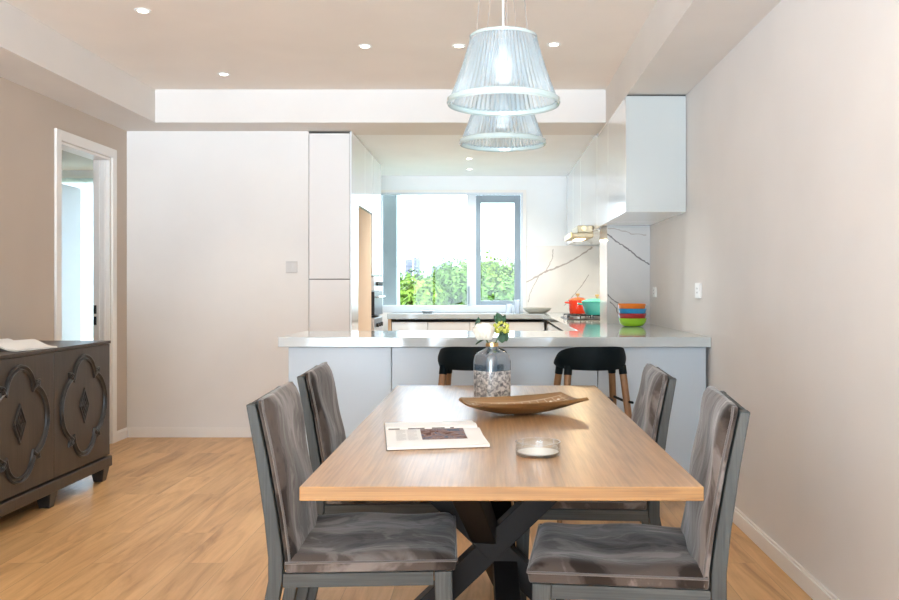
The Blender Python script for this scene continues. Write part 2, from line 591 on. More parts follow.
# baseboards
def skirting(name, x0, x1, y0, y1, nx, ny, label):
    b = MB()
    if nx:
        b.box(min(x0, x0 + nx * .014), max(x0, x0 + nx * .014), y0, y1, 0, .068)
        b.box(min(x0, x0 + nx * .009), max(x0, x0 + nx * .009), y0, y1, .068, .08)
    else:
        b.box(x0, x1, min(y0, y0 + ny * .014), max(y0, y0 + ny * .014), 0, .068)
        b.box(x0, x1, min(y0, y0 + ny * .009), max(y0, y0 + ny * .009), .068, .08)
    struct(b.build(name, 'trim_white', bevel=.002), label)
skirting('baseboard_right', XR, 0, YF, 4.98, -1, 0, 'white baseboard along the right wall')
skirting('baseboard_back', XL + .015, -1.45, YB, 0, 0, -1, 'white baseboard below the wall with the switch')
skirting('baseboard_left', XL, 0, 6.69, YB, 1, 0, 'short white baseboard between doorway and corner')
skirting('baseboard_left_long', XL, 0, YF, 5.76, 1, 0, 'white baseboard behind the sideboard')

# doorway on the left wall
d = bpy.data.objects.new('door_1', None)
COL.objects.link(d)
struct(d, 'white framed open doorway in the taupe wall')
b = MB()
for xx in (XL, ):
    b.box(xx, xx + .018, 5.76, 5.83, 0, 2.235).box(xx, xx + .018, 6.62, 6.69, 0, 2.235).box(xx, xx + .018, 5.83, 6.62, 2.165, 2.235)
b.build('door_casing', 'trim_white', d, bevel=.004)
b = MB()
b.box(XL - .125, XL, 5.831, 5.845, 0, 2.164).box(XL - .125, XL, 6.6, 6.619, 0, 2.164).box(XL - .125, XL, 5.845, 6.6, 2.145, 2.164)
b.box(XL - .05, XL - .03, 6.588, 6.6, 0, 2.145).box(XL - .09, XL - .075, 6.592, 6.6, 0, 2.145)
b.build('door_jamb', 'trim_white', d, bevel=.002)
b = MB()
b.box(XL - .118, XL - .098, 6.594, 6.5995, .90, .965).box(XL - .118, XL - .098, 6.594, 6.5995, .985, 1.05)
b.build('lock_plate', 'black', d, bevel=.002)
# side room wardrobe and window
t = thing('wardrobe', 'tall pale white wardrobe seen through the open doorway', 'wardrobe', (-4.33, 7.6, 0))
box('body', 'gloss_white', -.3, .29, -.9, .98, 0, 2.16, t)
box('door', 'gloss_white', .292, .31, -.89, .04, .04, 2.15, t, .002)
box('door', 'gloss_white', .292, .31, .045, .97, .04, 2.15, t, .002)
w = bpy.data.objects.new('window_3', None)
COL.objects.link(w)
struct(w, 'tall bright window with a sheer blind in the side room')
b = MB()
b.box(-5.2, -5.14, 9.2, 9.3, 0, 2.36).box(-3.31, -3.25, 9.2, 9.3, 0, 2.36).box(-5.14, -3.31, 9.2, 9.3, 2.3, 2.36).box(-5.14, -3.31, 9.2, 9.3, 0, .06)
b.build('window_frame', 'trim_white', w)
b = MB()
b.grid(80, 1, lambda u, v: (-5.19 + u * 1.93, 9.16 + .012 * math.sin(u * 60), .05 + v * 2.28))
M['sheer'] = thin_glass('sheer_cloth', (.62, .68, .72), 0, .6, translucent=.7, tcol=(.66, .74, .80))
b.build('sheer_blind', 'sheer', w, smooth='all')

# window behind the viewer (daylight into the dining room)
w = bpy.data.objects.new('window_2', None)
COL.objects.link(w)
struct(w, 'wide balcony window behind the viewer')
b = MB()
b.box(-2.75, 1.0, YF - .1, YF - .04, 0, .06).box(-2.75, 1.0, YF - .1, YF - .04, 2.34, 2.4)
for x in (-2.75, -1.53, -.3, .94):
    b.box(x, x + .06, YF - .1, YF - .04, .06, 2.34)
b.build('window_frame', 'window_frame', w)

# kitchen window
w = bpy.data.objects.new('window_1', None)
COL.objects.link(w)
struct(w, 'wide kitchen window over the counter with a grey casement')
wx0, wx1, wz0, wz1 = -1.25, .385, .905, 2.27
b = MB()
y0, y1 = YK - .004, YK + .07
b.box(wx0, wx1, y0, y1, wz0, .985).box(wx0, wx1, y0, y1, 2.235, wz1).box(wx0, -1.225, y0, y1, .985, 2.235)
b.box(.335, wx1, y0, y1, .985, 2.235).box(-.27, -.17, y0, y1, .985, 2.235)
b.build('window_frame', 'window_frame', w, bevel=.004)
b = MB()
b.box(wx0 - .0, wx1 + .012, YK - .014, YK - .0045, 2.255, 2.285).box(.36, .398, YK - .014, YK - .0045, .906, 2.255)
b.build('window_trim', 'trim_white', w, bevel=.002)
b = MB()
ys0, ys1 = YK + .075, YK + .125
b.box(-.17, -.115, ys0, ys1, .985, 2.235).box(.265, .335, ys0, ys1, .985, 2.235).box(-.115, .265, ys0, ys1, 2.15, 2.235).box(-.115, .265, ys0, ys1, .985, 1.035)
sash = b.build('window_sash', 'sash_grey', w, bevel=.004)
box('window_handle', 'sash_grey', -.155, -.135, ys0 - .03, ys0, 1.56, 1.68, w, .003)
box('window_lever', 'sash_grey', -.262, -.24, y0 - .03, y0, 1.0, 1.2, w, .004)
box('window_pane', 'glass', -.115, .265, ys0 + .02, ys0 + .026, 1.035, 2.15, w)
box('window_pane', 'glass', -1.225, -.27, YK + .03, YK + .036, .985, 2.235, w)
struct(box('wall_outside', 'concrete', -1.75, -1.12, YK + .5, YK + .9, -3, 4), 'grey concrete fin outside the kitchen window')

# ------------------------------------------------------------------ tall units left of the kitchen
XP = -1.114
t = thing('pantry_cabinet', 'tall narrow off-white cabinet set flush into the wall beside the light switch', 'cabinet', (0, 0, 0))
box('body', 'gap', -1.4395, XP - .002, YB + .012, 7.25, .0, 2.408, t)
b = MB()
box('door', 'door_white', -1.4375, XP - .005, YB - .003, YB + .011, 1.253, 2.402, t, .0015)
box('door', 'door_white', -1.4375, XP - .005, YB - .003, YB + .011, .06, 1.246, t, .0015)
box('side_panel', 'gloss_white', XP - .002, XP + .012, YB, 7.26, 0, ZS - .002, t, .001)

t = thing('fridge_cabinet', 'tall white cabinet housing above the champagne fridge', 'cabinet', (0, 0, 0))
box('body', 'gloss_white', -1.72, XP - .02, 7.27, 8.19, 1.876, ZK - .004, t)
box('door', 'gloss_white', XP - .018, XP, 7.272, 7.73, 1.88, ZK - .008, t, .0015)
box('door', 'gloss_white', XP - .018, XP, 7.734, 8.188, 1.88, ZK - .008, t, .0015)
t = thing('fridge', 'champagne coloured tall fridge built in between white kitchen units', 'fridge', (0, 0, 0))
box('body', 'black', -1.70, XP - .05, 7.275, 8.17, .02, 1.868, t)
box('door', 'champagne', XP - .048, XP - .004, 7.28, 8.165, .75, 1.865, t, .004)
box('drawer', 'champagne', XP - .048, XP - .004, 7.28, 8.165, .06, .744, t, .004)
t = thing('oven_cabinet', 'tall white oven housing at the far end of the tall units', 'cabinet', (0, 0, 0))
b = MB()
b.box(-1.70, -1.66, 8.2, 8.86, 0, ZK - .004).box(-1.66, XP - .02, 8.2, 8.218, 0, ZK - .004).box(-1.66, XP - .02, 8.842, 8.86, 0, ZK - .004)
b.box(-1.66, XP - .02, 8.218, 8.842, 1.30, ZK - .004).box(-1.66, XP - .02, 8.218, 8.842, 0, .50)
b.build('body', 'gloss_white', t)
box('door', 'gloss_white', XP - .018, XP, 8.203, 8.858, 1.31, ZK - .008, t, .0015)
box('drawer', 'gloss_white', XP - .018, XP, 8.203, 8.858, .08, .49, t, .0015)
def oven(z0, z1, name, label):
    t = thing(name, label, 'oven', (0, 0, 0))
    box('body', 'black', -1.64, XP - .018, 8.225, 8.835, z0 + .004, z1 - .004, t)
    box('door', 'black', XP - .016, XP + .018, 8.222, 8.838, z0 + .01, z1 - .15, t, .003)
    box('control_panel', 'steel', XP - .016, XP + .016, 8.222, 8.838, z1 - .14, z1 - .006, t, .003)
    MB().tube([(XP + .045, 8.29, z1 - .2), (XP + .045, 8.77, z1 - .2)], .010, 10).tube([(XP + .018, 8.33, z1 - .2), (XP + .045, 8.33, z1 - .2)], .006, 8).tube([(XP + .018, 8.73, z1 - .2), (XP + .045, 8.73, z1 - .2)], .006, 8).build('handle', 'steel', t, smooth=True)
    for yy in (8.38, 8.53, 8.68):
        MB().tube([(XP + .016, yy, z1 - .075), (XP + .04, yy, z1 - .075)], .02, 14).build('knob', 'black', t, smooth=True)
oven(.91, 1.295, 'microwave_oven', 'upper built-in oven with black front in the white tall unit')
oven(.505, .90, 'built_in_oven', 'lower built-in oven with black front in the white tall unit')

# ------------------------------------------------------------------ worktop, bar, base cabinets
ZT, ZB = .905, .85
b = MB()
out = [(-1.19, 4.88), (1.229, 4.88), (1.229, ym - .002), (CX - .004, ym - .002), (CX - .004, CY1 + .004), (1.212, CY1 + .004), (1.212, ykm - .004),
       (-1.105, ykm - .004), (-1.105, 9.3), (.56, 9.3), (.56, 5.62), (-1.19, 5.62)]
b.prism(out, lambda u, v, w_: (u, v, w_), ZB, ZT)
bm_ = b
tag(b.build('worktop', 'quartz', bevel=.003), 'white quartz worktop wrapping from the breakfast bar round to the window', 'worktop')

t = thing('breakfast_bar', 'white panelled breakfast bar base behind the two stools', 'counter', (0, 0, 0))
box('body', 'panel_daylight_tint', -1.14, .54, 4.955, 5.58, 0, ZB - .002, t)
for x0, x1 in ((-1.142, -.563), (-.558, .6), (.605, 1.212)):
    box('panel', 'panel_daylight_tint', x0, x1, 4.93, 4.95, .01, ZB - .004, t, .0015)
box('filler_strip', 'panel_daylight_tint', 1.213, XR - .002, 5.0, 5.02, 0, ZB - .004, t)

def base_unit(x0, x1, y0, y1, face, label, nd_=1):
    t = thing('base_cabinet', label, 'cabinet', (0, 0, 0), 0, 'kitchen base cabinets')
    if face == 'y':     # door faces -y
        box('body', 'gap', x0 + .002, x1 - .002, y0 + .022, y1, .1, ZB - .03, t)
        box('plinth', 'gloss_white', x0 + .002, x1 - .002, y0 + .06, y0 + .08, 0, .098, t)
        box('door', 'gloss_white', x0 + .002, x1 - .002, y0, y0 + .02, .105, ZB - .035, t, .0015)
    else:               # door faces -x
        box('body', 'gap', x0 + .022, x1, y0 + .002, y1 - .002, .1, ZB - .03, t)
        box('plinth', 'gloss_white', x0 + .06, x0 + .08, y0 + .002, y1 - .002, 0, .098, t)
        box('door', 'gloss_white', x0, x0 + .02, y0 + .002, y1 - .002, .105, ZB - .035, t, .0015)
xs = [-1.06, -.675, -.225, .19, .57]
names = ['white base cabinet under the window beside the oven end', 'second white base cabinet from the oven end under the window',
         'third white base cabinet from the oven end under the window', 'white base cabinet under the right end of the window']
for i in range(4):
    base_unit(xs[i], xs[i + 1], 9.33, 9.82, 'y', names[i])
ysr = [5.64, 6.70, 7.9, 8.6, 9.3]
nmr = ['white base cabinet next to the breakfast bar on the cooktop side', 'white base cabinet below the bowls and column on the cooktop side', 'white base cabinet under the cooktop', 'white base cabinet past the cooktop before the window']
for i in range(4):
    base_unit(.59, .885 if i < 2 else 1.2, ysr[i], ysr[i + 1], 'x', nmr[i])
tag(box('end_panel', 'end_wood', -1.10, -1.065, 9.33, 9.82, 0, ZB - .002), 'light wood side panel closing the window cabinets at the oven end', 'panel')

# upper cabinets on the right wall
XU = .85
def upper(y0, y1, yd0, yd1, label, x1=XR - .004, z0=1.66, z1=ZS - .032):
    t = thing('wall_cabinet', label, 'cabinet', (0, 0, 0), 0, 'white wall cabinets over the cooktop side')
    box('body', 'gloss_white', XU + .02, x1, y0, y1, z0, z1, t)
    box('door', 'gloss_white', XU, XU + .018, yd0, yd1, z0, z1, t, .0015)
    return t
t = upper(5.52, 6.345, 5.52, 6.347, 'white wall cabinet nearest the dining table with its shade-toned side showing')
M['cab_side_shaded'] = mat('cab_side_shaded', (.46, .49, .48), .4)  # white cabinet side, its shade put into a darker grey
box('side_panel', 'cab_side_shaded', XU, XR - .004, 5.502, 5.519, 1.66, ZS - .032, t, .001)
box('cover_strip', 'gap', XU + .01, XR - .004, 5.512, 6.74, ZS - .0315, ZS - .0215, t)
upper(6.349, 6.745, 6.351, 7.01, 'white wall cabinet in front of the marble column, second from the table')
upper(7.21, 8.29, 7.014, 8.29, 'white wall cabinet holding the cooker hood', z1=ZK - .006)
upper(8.295, 9.05, 8.295, 9.05, 'white wall cabinet past the cooker hood, middle of the kitchen', z1=ZK - .006)
upper(9.055, 9.81, 9.055, 9.81, 'white wall cabinet against the window wall', z1=ZK - .006)
# hood
t = thing('cooker_hood', 'slim metal cooker hood pulled out below the white wall cabinets', 'cooker hood', (0, 0, 0))
b = MB()
b.box(.672, XU - .002, 7.23, 7.80, 1.60, 1.635)
b.build('visor', 'hood', t, bevel=.004)
b = MB()
b.box(.72, XU - .002, 7.26, 7.75, 1.637, 1.70)
b.build('canopy', 'hood', t, bevel=.006)
box('front_rail', 'brass', .657, .671, 7.222, 7.81, 1.595, 1.64, t, .003)
MB().tube([(.77, 7.258, 1.675), (.77, 7.24, 1.675)], .018, 14).build('knob', 'brass', t, smooth=True)
M['hood_lamp'] = emit('hood_lamp', (1, .74, .40), 7)
ld = bpy.data.lights.new('hood_glow', 'AREA')
ld.energy = 6
ld.color = (1, .74, .42)
ld.size = .2
lo = bpy.data.objects.new('hood_glow', ld)
COL.objects.link(lo)
lo.parent = t
lo.location = (.76, 7.55, 1.59)
box('lamp', 'hood_lamp', .72, .80, 7.4, 7.7, 1.594, 1.5995, t)

# cooktop and pots
t = thing('cooktop', 'black glass gas cooktop with cast grates on the white worktop', 'cooktop', (.88, 7.82, ZT))
box('glass_plate', 'black', -.23, .23, -.36, .36, .0005, .008, t, .003)
for sx, sy in ((-.11, -.19), (.11, -.19), (-.11, .19), (.11, .19)):
    b = MB()
    b.lathe([(0, .009), (.05, .009), (.05, .02), (.035, .026), (0, .026)], (sx, sy, 0), 20)
    b.build('burner', 'steel', t, smooth=True)
    b = MB()
    b.tube([(sx + .075 * math.cos(q * PI / 8), sy + .075 * math.sin(q * PI / 8), .035) for q in range(16)], .005, 6, closed=True)
    for a in range(4):
        dx, dy = math.cos(a * PI / 2), math.sin(a * PI / 2)
        b.beam((sx + dx * .1, sy + dy * .1, .035), (sx + dx * .03, sy + dy * .03, .035), .01, .01)
        b.beam((sx + dx * .1, sy + dy * .1, .008), (sx + dx * .1, sy + dy * .1, .04), .01, .01)
    b.build('grate', 'black', t)
for k in range(4):
    MB().lathe([(0, .008), (.018, .008), (.016, .03), (0, .03)], (-.20, -.12 + k * .08, 0), 16).build('knob', 'chrome', t, smooth=True)

def pot(label, loc, col, r, h, lidcol, lid_tilt=0, knobm='brass', flare=1.0):
    t = thing('cooking_pot', label, 'pot', loc)
    mm = mat('enamel', col, .15, coat=.6)
    rb = r * (1 - .28 * flare)
    MB().lathe([(0, 0), (rb, 0), (rb + (r - rb) * .55, h * .35), (r, h), (r - .008, h), (rb + (r - rb) * .5 - .008, h * .35), (rb - .01, .008), (0, .008)], seg=36).build('body', mm, t, smooth=True)
    for s_ in (-1, 1):
        MB().tube([(s_ * (r - .004), -.03, h * .8), (s_ * (r + .03), -.025, h * .84), (s_ * (r + .03), .025, h * .84), (s_ * (r - .004), .03, h * .8)], .008, 8).build('handle', mm, t, smooth=True)
    l = MB().lathe([(0, h + .03), (r * .5, h + .026), (r * .85, h + .014), (r + .004, h + .002), (r + .004, h - .004 + .005), (0, h + .008)], seg=36).build('lid', lidcol, t, smooth=True)
    MB().lathe([(0, h + .03), (.008, h + .03), (.008, h + .042), (.02, h + .048), (.018, h + .062), (0, h + .064)], seg=18).build('lid_knob', knobm, l, smooth=True)
    return t
M['lid_green'] = mat('lid_teal', (.09, .42, .40), .2)
M['lid_red'] = mat('lid_red', (.70, .12, .03), .2, coat=.5)
pot('turquoise enamel cooking pot on the front of the cooktop', (.925, 7.62, ZT + .0415), (.05, .42, .42), .135, .115, 'lid_green')
pot('red enamel cooking pot at the back of the cooktop', (.80, 8.06, ZT + .0415), (.72, .05, .02), .085, .12, 'lid_red', flare=.4)

# stack of bowls
cols = [('green', (.33, .62, .02)), ('dark red', (.38, .015, .02)), ('blue', (.01, .27, .55)), ('orange', (.80, .19, .01))]
pos = ['at the bottom of the stack', 'second from the bottom of the stack', 'third from the bottom of the stack', 'on top of the stack']
for i, (cn, c) in enumerate(cols):
    mm = mat('glaze_' + cn.replace(' ', '_'), c, .12, coat=.6)
    inner = mm if i < 3 else mat('glaze_inside', (.85, .62, .10), .15, coat=.5)
    z = ZT + .0008 + i * .0345
    b = MB()
    b.lathe([(0, 0), (.055, 0), (.075, .006), (.094, .028), (.101, .058), (.0985, .059), (.097, .056)], seg=40)
    b.lathe([(.097, .056), (.090, .03), (.072, .0345 - .022), (.05, .008), (0, .008)], seg=40, mi=1)
    o = b.build('bowl', [mm, inner], smooth=True)
    o.location = (1.01 + random.uniform(-.003, .003), 6.25, z)
    tag(o, f'{cn} glazed bowl {pos[i]} beside the marble column', 'bowl', 'coloured bowls stacked on the worktop')

# shallow dish and small things by the window
o = MB().lathe([(0, 0), (.09, 0), (.13, .02), (.16, .055), (.155, .058), (.125, .027), (.085, .01), (0, .01)], seg=40).build('serving_dish', mat('stoneware', (.50, .46, .39), .5), smooth=True)
o.location = (.505, 9.58, ZT + .0008)
tag(o, 'wide shallow beige stoneware dish on the worktop by the window corner', 'dish')
o = MB().lathe([(0, 0), (.05, 0), (.075, .022), (.07, .024), (.046, .006), (0, .006)], seg=32).build('soap_dish', mat('grey_ceramic', (.35, .37, .40), .4), smooth=True)
o.location = (-.70, 9.66, ZT + .0008)
tag(o, 'small grey dish on the worktop under the large window pane', 'dish')
M['frosted'] = thin_glass('frosted_glass', (.95, .97, 1), .1, .2, translucent=.4)
for x, y, l in ((.20, 9.66, 'shorter frosted drinking glass on the worktop below the casement'), (.29, 9.70, 'taller frosted drinking glass beside the beige dish')):
    hh = .10 if x < .25 else .145
    o = MB().lathe([(0, 0), (.032, 0), (.037, hh), (.034, hh), (.029, .006), (0, .006)], seg=24).build('drinking_glass', 'frosted', smooth=True)
    o.location = (x, y, ZT + .0008)
    tag(o, l, 'glass', 'frosted glasses by the kitchen window')

# ------------------------------------------------------------------ sockets and switch
M['switch_grey'] = mat('switch_plate', (.62, .61, .60), .4)
def plate(name, label, cat, loc, face, w_, h_, keys=1):
    t = thing(name, label, cat, loc, 0 if face == 'y' else -PI / 2)
    box('plate', 'switch_grey', -w_ / 2, w_ / 2, -.010, -.001, -h_ / 2, h_ / 2, t, .003)
    kw = w_ * .82 / keys
    for k in range(keys):
        x0 = -w_ * .41 + k * kw
        box('rocker', 'switch_grey', x0 + .001, x0 + kw - .001, -.013, -.0101, -h_ * .41, h_ * .41, t, .002)
    return t
plate('light_switch', 'square white light switch on the off-white wall beside the pantry cabinet', 'light switch', (-1.575, YB, 1.345), 'y', .09, .09, 2)
def socket(label, loc, w_, h_):
    t = thing('wall_socket', label, 'socket', loc, -PI / 2, 'white sockets on the right wall')
    box('plate', 'plate_white', -w_ / 2, w_ / 2, -.011, -.001, -h_ / 2, h_ / 2, t, .003)
    box('insert', 'plate_white', -w_ * .36, w_ * .36, -.0135, -.0112, -h_ * .4, h_ * .4, t, .002)
    b = MB()
    for dz in (-.012, .012):
        b.box(-.010, -.007, -.0142, -.0136, dz - .005, dz + .005).box(.007, .010, -.0142, -.0136, dz - .005, dz + .005)
    b.build('slots', 'gap', t)
socket('white wall socket on the pale wall above the end of the breakfast bar', (XR, 5.17, 1.165), .13, .09)
socket('white wall socket close to the marble column near the bowls', (XR, 6.55, 1.15), .11, .075)

# ------------------------------------------------------------------ lights in the ceiling
M['led'] = emit('downlight_lens', (1, .93, .82), 22)
def downlight(x, y, z, label, e=22, size=.030, cone=84):
    t = thing('downlight', label, 'ceiling light', (x, y, z), 0, 'recessed ceiling downlights')
    MB().lathe([(size, -.001), (size + .014, -.001), (size + .013, -.005), (size, -.006), (size - .003, -.002)], seg=28, closed=True).build('trim_ring', 'plate_white', t, smooth=True)
    MB().lathe([(0, -.0012), (size - .004, -.0012), (size - .004, -.0008), (0, -.0008)], seg=24).build('lens', 'led', t)
    ld = bpy.data.lights.new('downlight_beam', 'SPOT')
    ld.energy = e
    ld.color = (1, .965, .90)
    ld.spot_size = R(cone)
    ld.spot_blend = .6
    ld.shadow_soft_size = .03
    lo = bpy.data.objects.new('downlight_beam', ld)
    COL.objects.link(lo)
    lo.parent = t
    lo.location = (0, 0, -.02)
for x, y, l in ((-1.865, 4.68, 'round recessed downlight nearest the sideboard side and the viewer'), (-1.856, 6.07, 'round recessed downlight near the beam on the sideboard side'),
                (-.774, 5.37, 'round recessed downlight over the breakfast bar towards the pantry cabinet'), (-.196, 5.36, 'round recessed downlight just beside the pendant shade towards the pantry'),
                (.384, 5.33, 'round recessed downlight beside the pendant shade towards the wall cabinets')):
    downlight(x, y, ZC, l)
downlight(-.215, 8.5, ZK, 'nearer recessed downlight in the white kitchen ceiling', 62, cone=140)
downlight(-.225, 9.25, ZK, 'recessed downlight in the kitchen ceiling close to the window', 26, cone=140)

# ------------------------------------------------------------------ pendants
M['shade_glass'] = thin_glass('ribbed_glass', (.76, .87, .92), .10, .15, translucent=.36, tcol=(.56, .70, .78))
M['rim_glass'] = mat('rim_glass', (.36, .45, .45), .08, coat=.5)
M['diffuser'] = thin_glass('diffuser_glass', (.95, .97, 1), .02, .3, translucent=.3, tcol=(.95, .98, 1))
M['bulb'] = emit('bulb', (.92, .97, 1), 1.3)
M['wire'] = mat('wire', (.35, .35, .36), .4, metal=.7)
def pendant(loc, label):
    t = thing('pendant_lamp', label, 'pendant lamp', loc, 0, 'ribbed glass pendant lamps over the table')
    N = 128
    rf = lambda a, r, z, k: 1 + (.014 if k % 2 else -.014)
    prof = []
    for i in range(9):
        u = i / 8
        prof.append((.165 - .065 * u - .004 * math.sin(u * PI), .012 + .193 * u))
    MB().lathe(prof, seg=N, rfun=rf).build('shade', 'shade_glass', t)
    MB().lathe([(.1635, .004), (.169, .0), (.173, .006), (.172, .018), (.166, .022), (.162, .014)], seg=64, closed=True).build('rim', 'rim_glass', t, smooth=True)
    MB().lathe([(.0985, .204), (.103, .202), (.104, .209), (.100, .212), (.096, .209)], seg=48, closed=True).build('top_ring', 'rim_glass', t, smooth=True)
    MB().lathe([(.0, .190), (.094, .196), (.094, .202), (0, .197)], seg=40).build('top_plate', 'diffuser', t, smooth=True)
    df = MB().lathe([(.055, .19), (.06, .15), (.058, .10), (.045, .075), (0, .068)], seg=40).build('diffuser', 'diffuser', t, smooth=True)
    MB().lathe([(0, .085), (.02, .09), (.03, .115), (.024, .145), (.012, .16), (.012, .18), (0, .18)], seg=24).build('bulb', 'bulb', df, smooth=True)
    top = ZC - loc[2]
    for k in range(3):
        a = R(35 + k * 120)
        MB().tube([(.095 * math.cos(a), .095 * math.sin(a), .206), (.02 * math.cos(a), .02 * math.sin(a), top - .02)], .0011, 6).build('suspension_wire', 'wire', t)
    MB().tube([(0, 0, .195), (0, 0, top - .02)], .0016, 8).build('power_cord', 'plate_white', t)
    MB().lathe([(0, top - .001), (.06, top - .001), (.058, top - .025), (0, top - .028)], seg=32).build('ceiling_rose', 'plate_white', t, smooth=True)
    ld = bpy.data.lights.new('pendant_glow', 'POINT')
    ld.energy = .3
    ld.color = (.95, .97, 1)
    ld.shadow_soft_size = .05
    lo = bpy.data.objects.new('pendant_glow', ld)
    COL.objects.link(lo)
    lo.parent = t
    lo.location = (0, 0, .04)
pendant((.038, 2.66, 1.735), 'ribbed clear glass pendant lamp hanging nearer the viewer over the table')
pendant((.046, 3.46, 1.745), 'ribbed clear glass pendant lamp hanging farther back over the table')

# ------------------------------------------------------------------ dining table
TX0, TX1, TY0, TY1, TZ = -.415, .461, 1.89, 3.86, .75
t = thing('dining_table', 'long oak topped dining table on crossed black beams', 'table', (.023, 2.875, 0))
b = MB()
hx, hy = (TX1 - TX0) / 2, (TY1 - TY0) / 2
b.box(-hx, hx, -hy, hy, TZ - .031, TZ)
for f in b.bm.faces:
    f.normal_update()
    f.material_index = 0 if f.calc_center_median().z > TZ - .001 else 1
b.build('tabletop', ['oak_top', 'oak_edge'], t, bevel=.0025)
legs = [((-.40, -.09, 0), (.33, -.10, .70)), ((.36, -.09, 0), (-.36, -.10, .70)), ((.03, .66, 0), (-.095, -.66, .70)), ((.05, -.66, 0), (-.02, .66, .70))]
for a, c in legs:
    d_ = (Vector(c) - Vector(a))
    ext = Vector(a) - d_ * .0
    MB().beam(Vector(a) + d_ * .02, Vector(c), .075, .075).build('leg', 'table_leg', t, bevel=.002)
b = MB()
b.box(-.38, .36, -.17, -.03, .68, TZ - .033).box(-.26, .26, -.72, .72, .69, TZ - .033)
b.build('top_plate', 'table_leg', t, bevel=.003)

# ------------------------------------------------------------------ dining chairs
def stile_x(z):
    P_ = [(0, -.325), (.2, -.285), (.38, -.249), (.44, -.237), (.5, -.237), (.6, -.247), (.75, -.268), (.886, -.292)]
    for (z0, x0), (z1, x1) in zip(P_[:-1], P_[1:]):
        if z <= z1:
            u = (z - z0) / (z1 - z0)
            return x0 + (x1 - x0) * u
    return P_[-1][1]
def stile_w(z):
    return .036 if z < .5 else .036 - (z - .5) / .39 * .012
CW = .43
def make_chair(loc, rz, label):
    t = thing('dining_chair', label, 'chair', loc, rz, 'grey velvet dining chairs around the oak table')
    zs = [0, .1, .2, .3, .38, .41, .44, .47, .5, .55, .6, .68, .75, .82, .886]
    out = [(stile_x(z), z) for z in zs] + [(stile_x(z) + stile_w(z), z) for z in reversed(zs)]
    hw = CW / 2
    for s_ in (-1, 1):
        b = MB()
        a0, a1 = s_ * hw, s_ * (hw - .042)
        # outline is long and curved: build as quads
        n = len(zs)
        rows = []
        for z in zs:
            x0, x1 = stile_x(z), stile_x(z) + stile_w(z)
            rows.append([b.bm.verts.new(p) for p in ((x0, a0, z), (x1, a0, z), (x1, a1, z), (x0, a1, z))])
        for A, B in zip(rows[:-1], rows[1:]):
            for k in range(4):
                b.face([A[k], A[(k + 1) % 4], B[(k + 1) % 4], B[k]])
        b.face(rows[0][::-1])
        b.face(rows[-1])
        b.build('rear_leg', 'grey_oak', t, bevel=.003)
        b = MB()
        b.beam((.220, s_ * (hw - .024), 0), (.204, s_ * (hw - .024), .457), .038, .034, up=(1, 0, 0), w2=.046, h2=.046)
        b.build('front_leg', 'grey_oak', t, bevel=.003)
        box('side_rail', 'grey_oak_x', stile_x(.44) + .037, .180, *sorted((s_ * (hw - .002), s_ * (hw - .026))), .422, .457, t, .002)
    box('front_rail', 'grey_oak', .193, .216, -hw + .048, hw - .048, .422, .457, t, .002)
    # back panel between the stiles
    b = MB()
    b.slab(1, 12, lambda u, v: (stile_x(.43 + v * .455) + .012, -hw + .043 + u * (CW - .086), .43 + v * .455),
           lambda u, v: (stile_x(.43 + v * .455) + .003, -hw + .043 + u * (CW - .086), .43 + v * .455))
    b.build('back_panel', 'grey_oak', t)
    # back cushion: closed slab with a puffed, softly rounded front
    zb0, zb1 = .466, .902
    def edge(u, e):
        d = min(u, 1 - u) / e
        return 1 if d >= 1 else math.sqrt(max(0, 1 - (1 - d) ** 2))
    wr = random.Random(int(loc[0] * 1000) + int(loc[1] * 100))
    ph = [wr.uniform(0, 6) for _ in range(4)]
    def backf(u, v):
        z = zb0 + (zb1 - zb0) * v
        th = .014 + .018 * edge(u, .10) * (1 if v < .9 else edge(v, .10) * .9 + .1)
        th += .005 * math.sin(u * 7 + ph[0] + v * 4) * edge(u, .2) + .004 * math.sin(v * 13 + ph[1] + 3 * u) * edge(u, .2)
        return (stile_x(z) + stile_w(z) + .005 + th, -hw + .002 + (CW - .004) * u, z - (.004 * (1 - edge(u, .12)) if v > .93 else 0))
    def backb(u, v):
        z = zb0 + (zb1 - zb0 - .003) * v
        return (stile_x(z) + stile_w(z) + .005, -hw + .002 + (CW - .004) * u, z - (.004 * (1 - edge(u, .12)) if v > .93 else 0))
    b = MB()
    b.slab(26, 26, backf, backb)
    bc = b.build('back_cushion', 'velvet', t, smooth=True, angle=50, bevel=.003)
    for s_ in (0, 1):
        pts = []
        for i in range(16):
            v = i / 15
            x, y, z = backf(0 if s_ == 0 else 1, v)
            pts.append((x - .002, y, z))
        MB().tube(pts, .0032, 6).build('piping', 'piping', bc, smooth='all')
    # seat cushion
    sx0, sx1 = stile_x(.47) + .043, .238
    def seatt(u, v):
        x = sx0 + (sx1 - sx0) * u
        e = edge(v, .12) * (edge(u, .10) if u > .5 else 1)
        z = .486 + .020 * e + .005 * math.sin(u * 9 + ph[2] + v * 3) * e + .004 * math.sin(v * 11 + ph[3]) * e
        return (x, -hw - .002 + (CW + .004) * v, z)
    def seatb(u, v):
        return (sx0 + (sx1 - sx0 - .004) * u, -hw + (CW) * v, .4595)
    b = MB()
    b.slab(28, 26, seatt, seatb)
    sc_ = b.build('seat_cushion', 'velvet', t, smooth=True, angle=50, bevel=.004)
    for s_ in (0, 1):
        pts = [seatt(i / 15, s_) for i in range(16)]
        MB().tube(pts, .0032, 6).build('piping', 'piping', sc_, smooth='all')
    MB().tube([seatt(1, i / 15) for i in range(16)], .0032, 6).build('piping', 'piping', sc_, smooth='all')
    return t
make_chair((-.337, 2.43, 0), R(3.0), 'grey velvet dining chair at the near end of the table on the sideboard side')
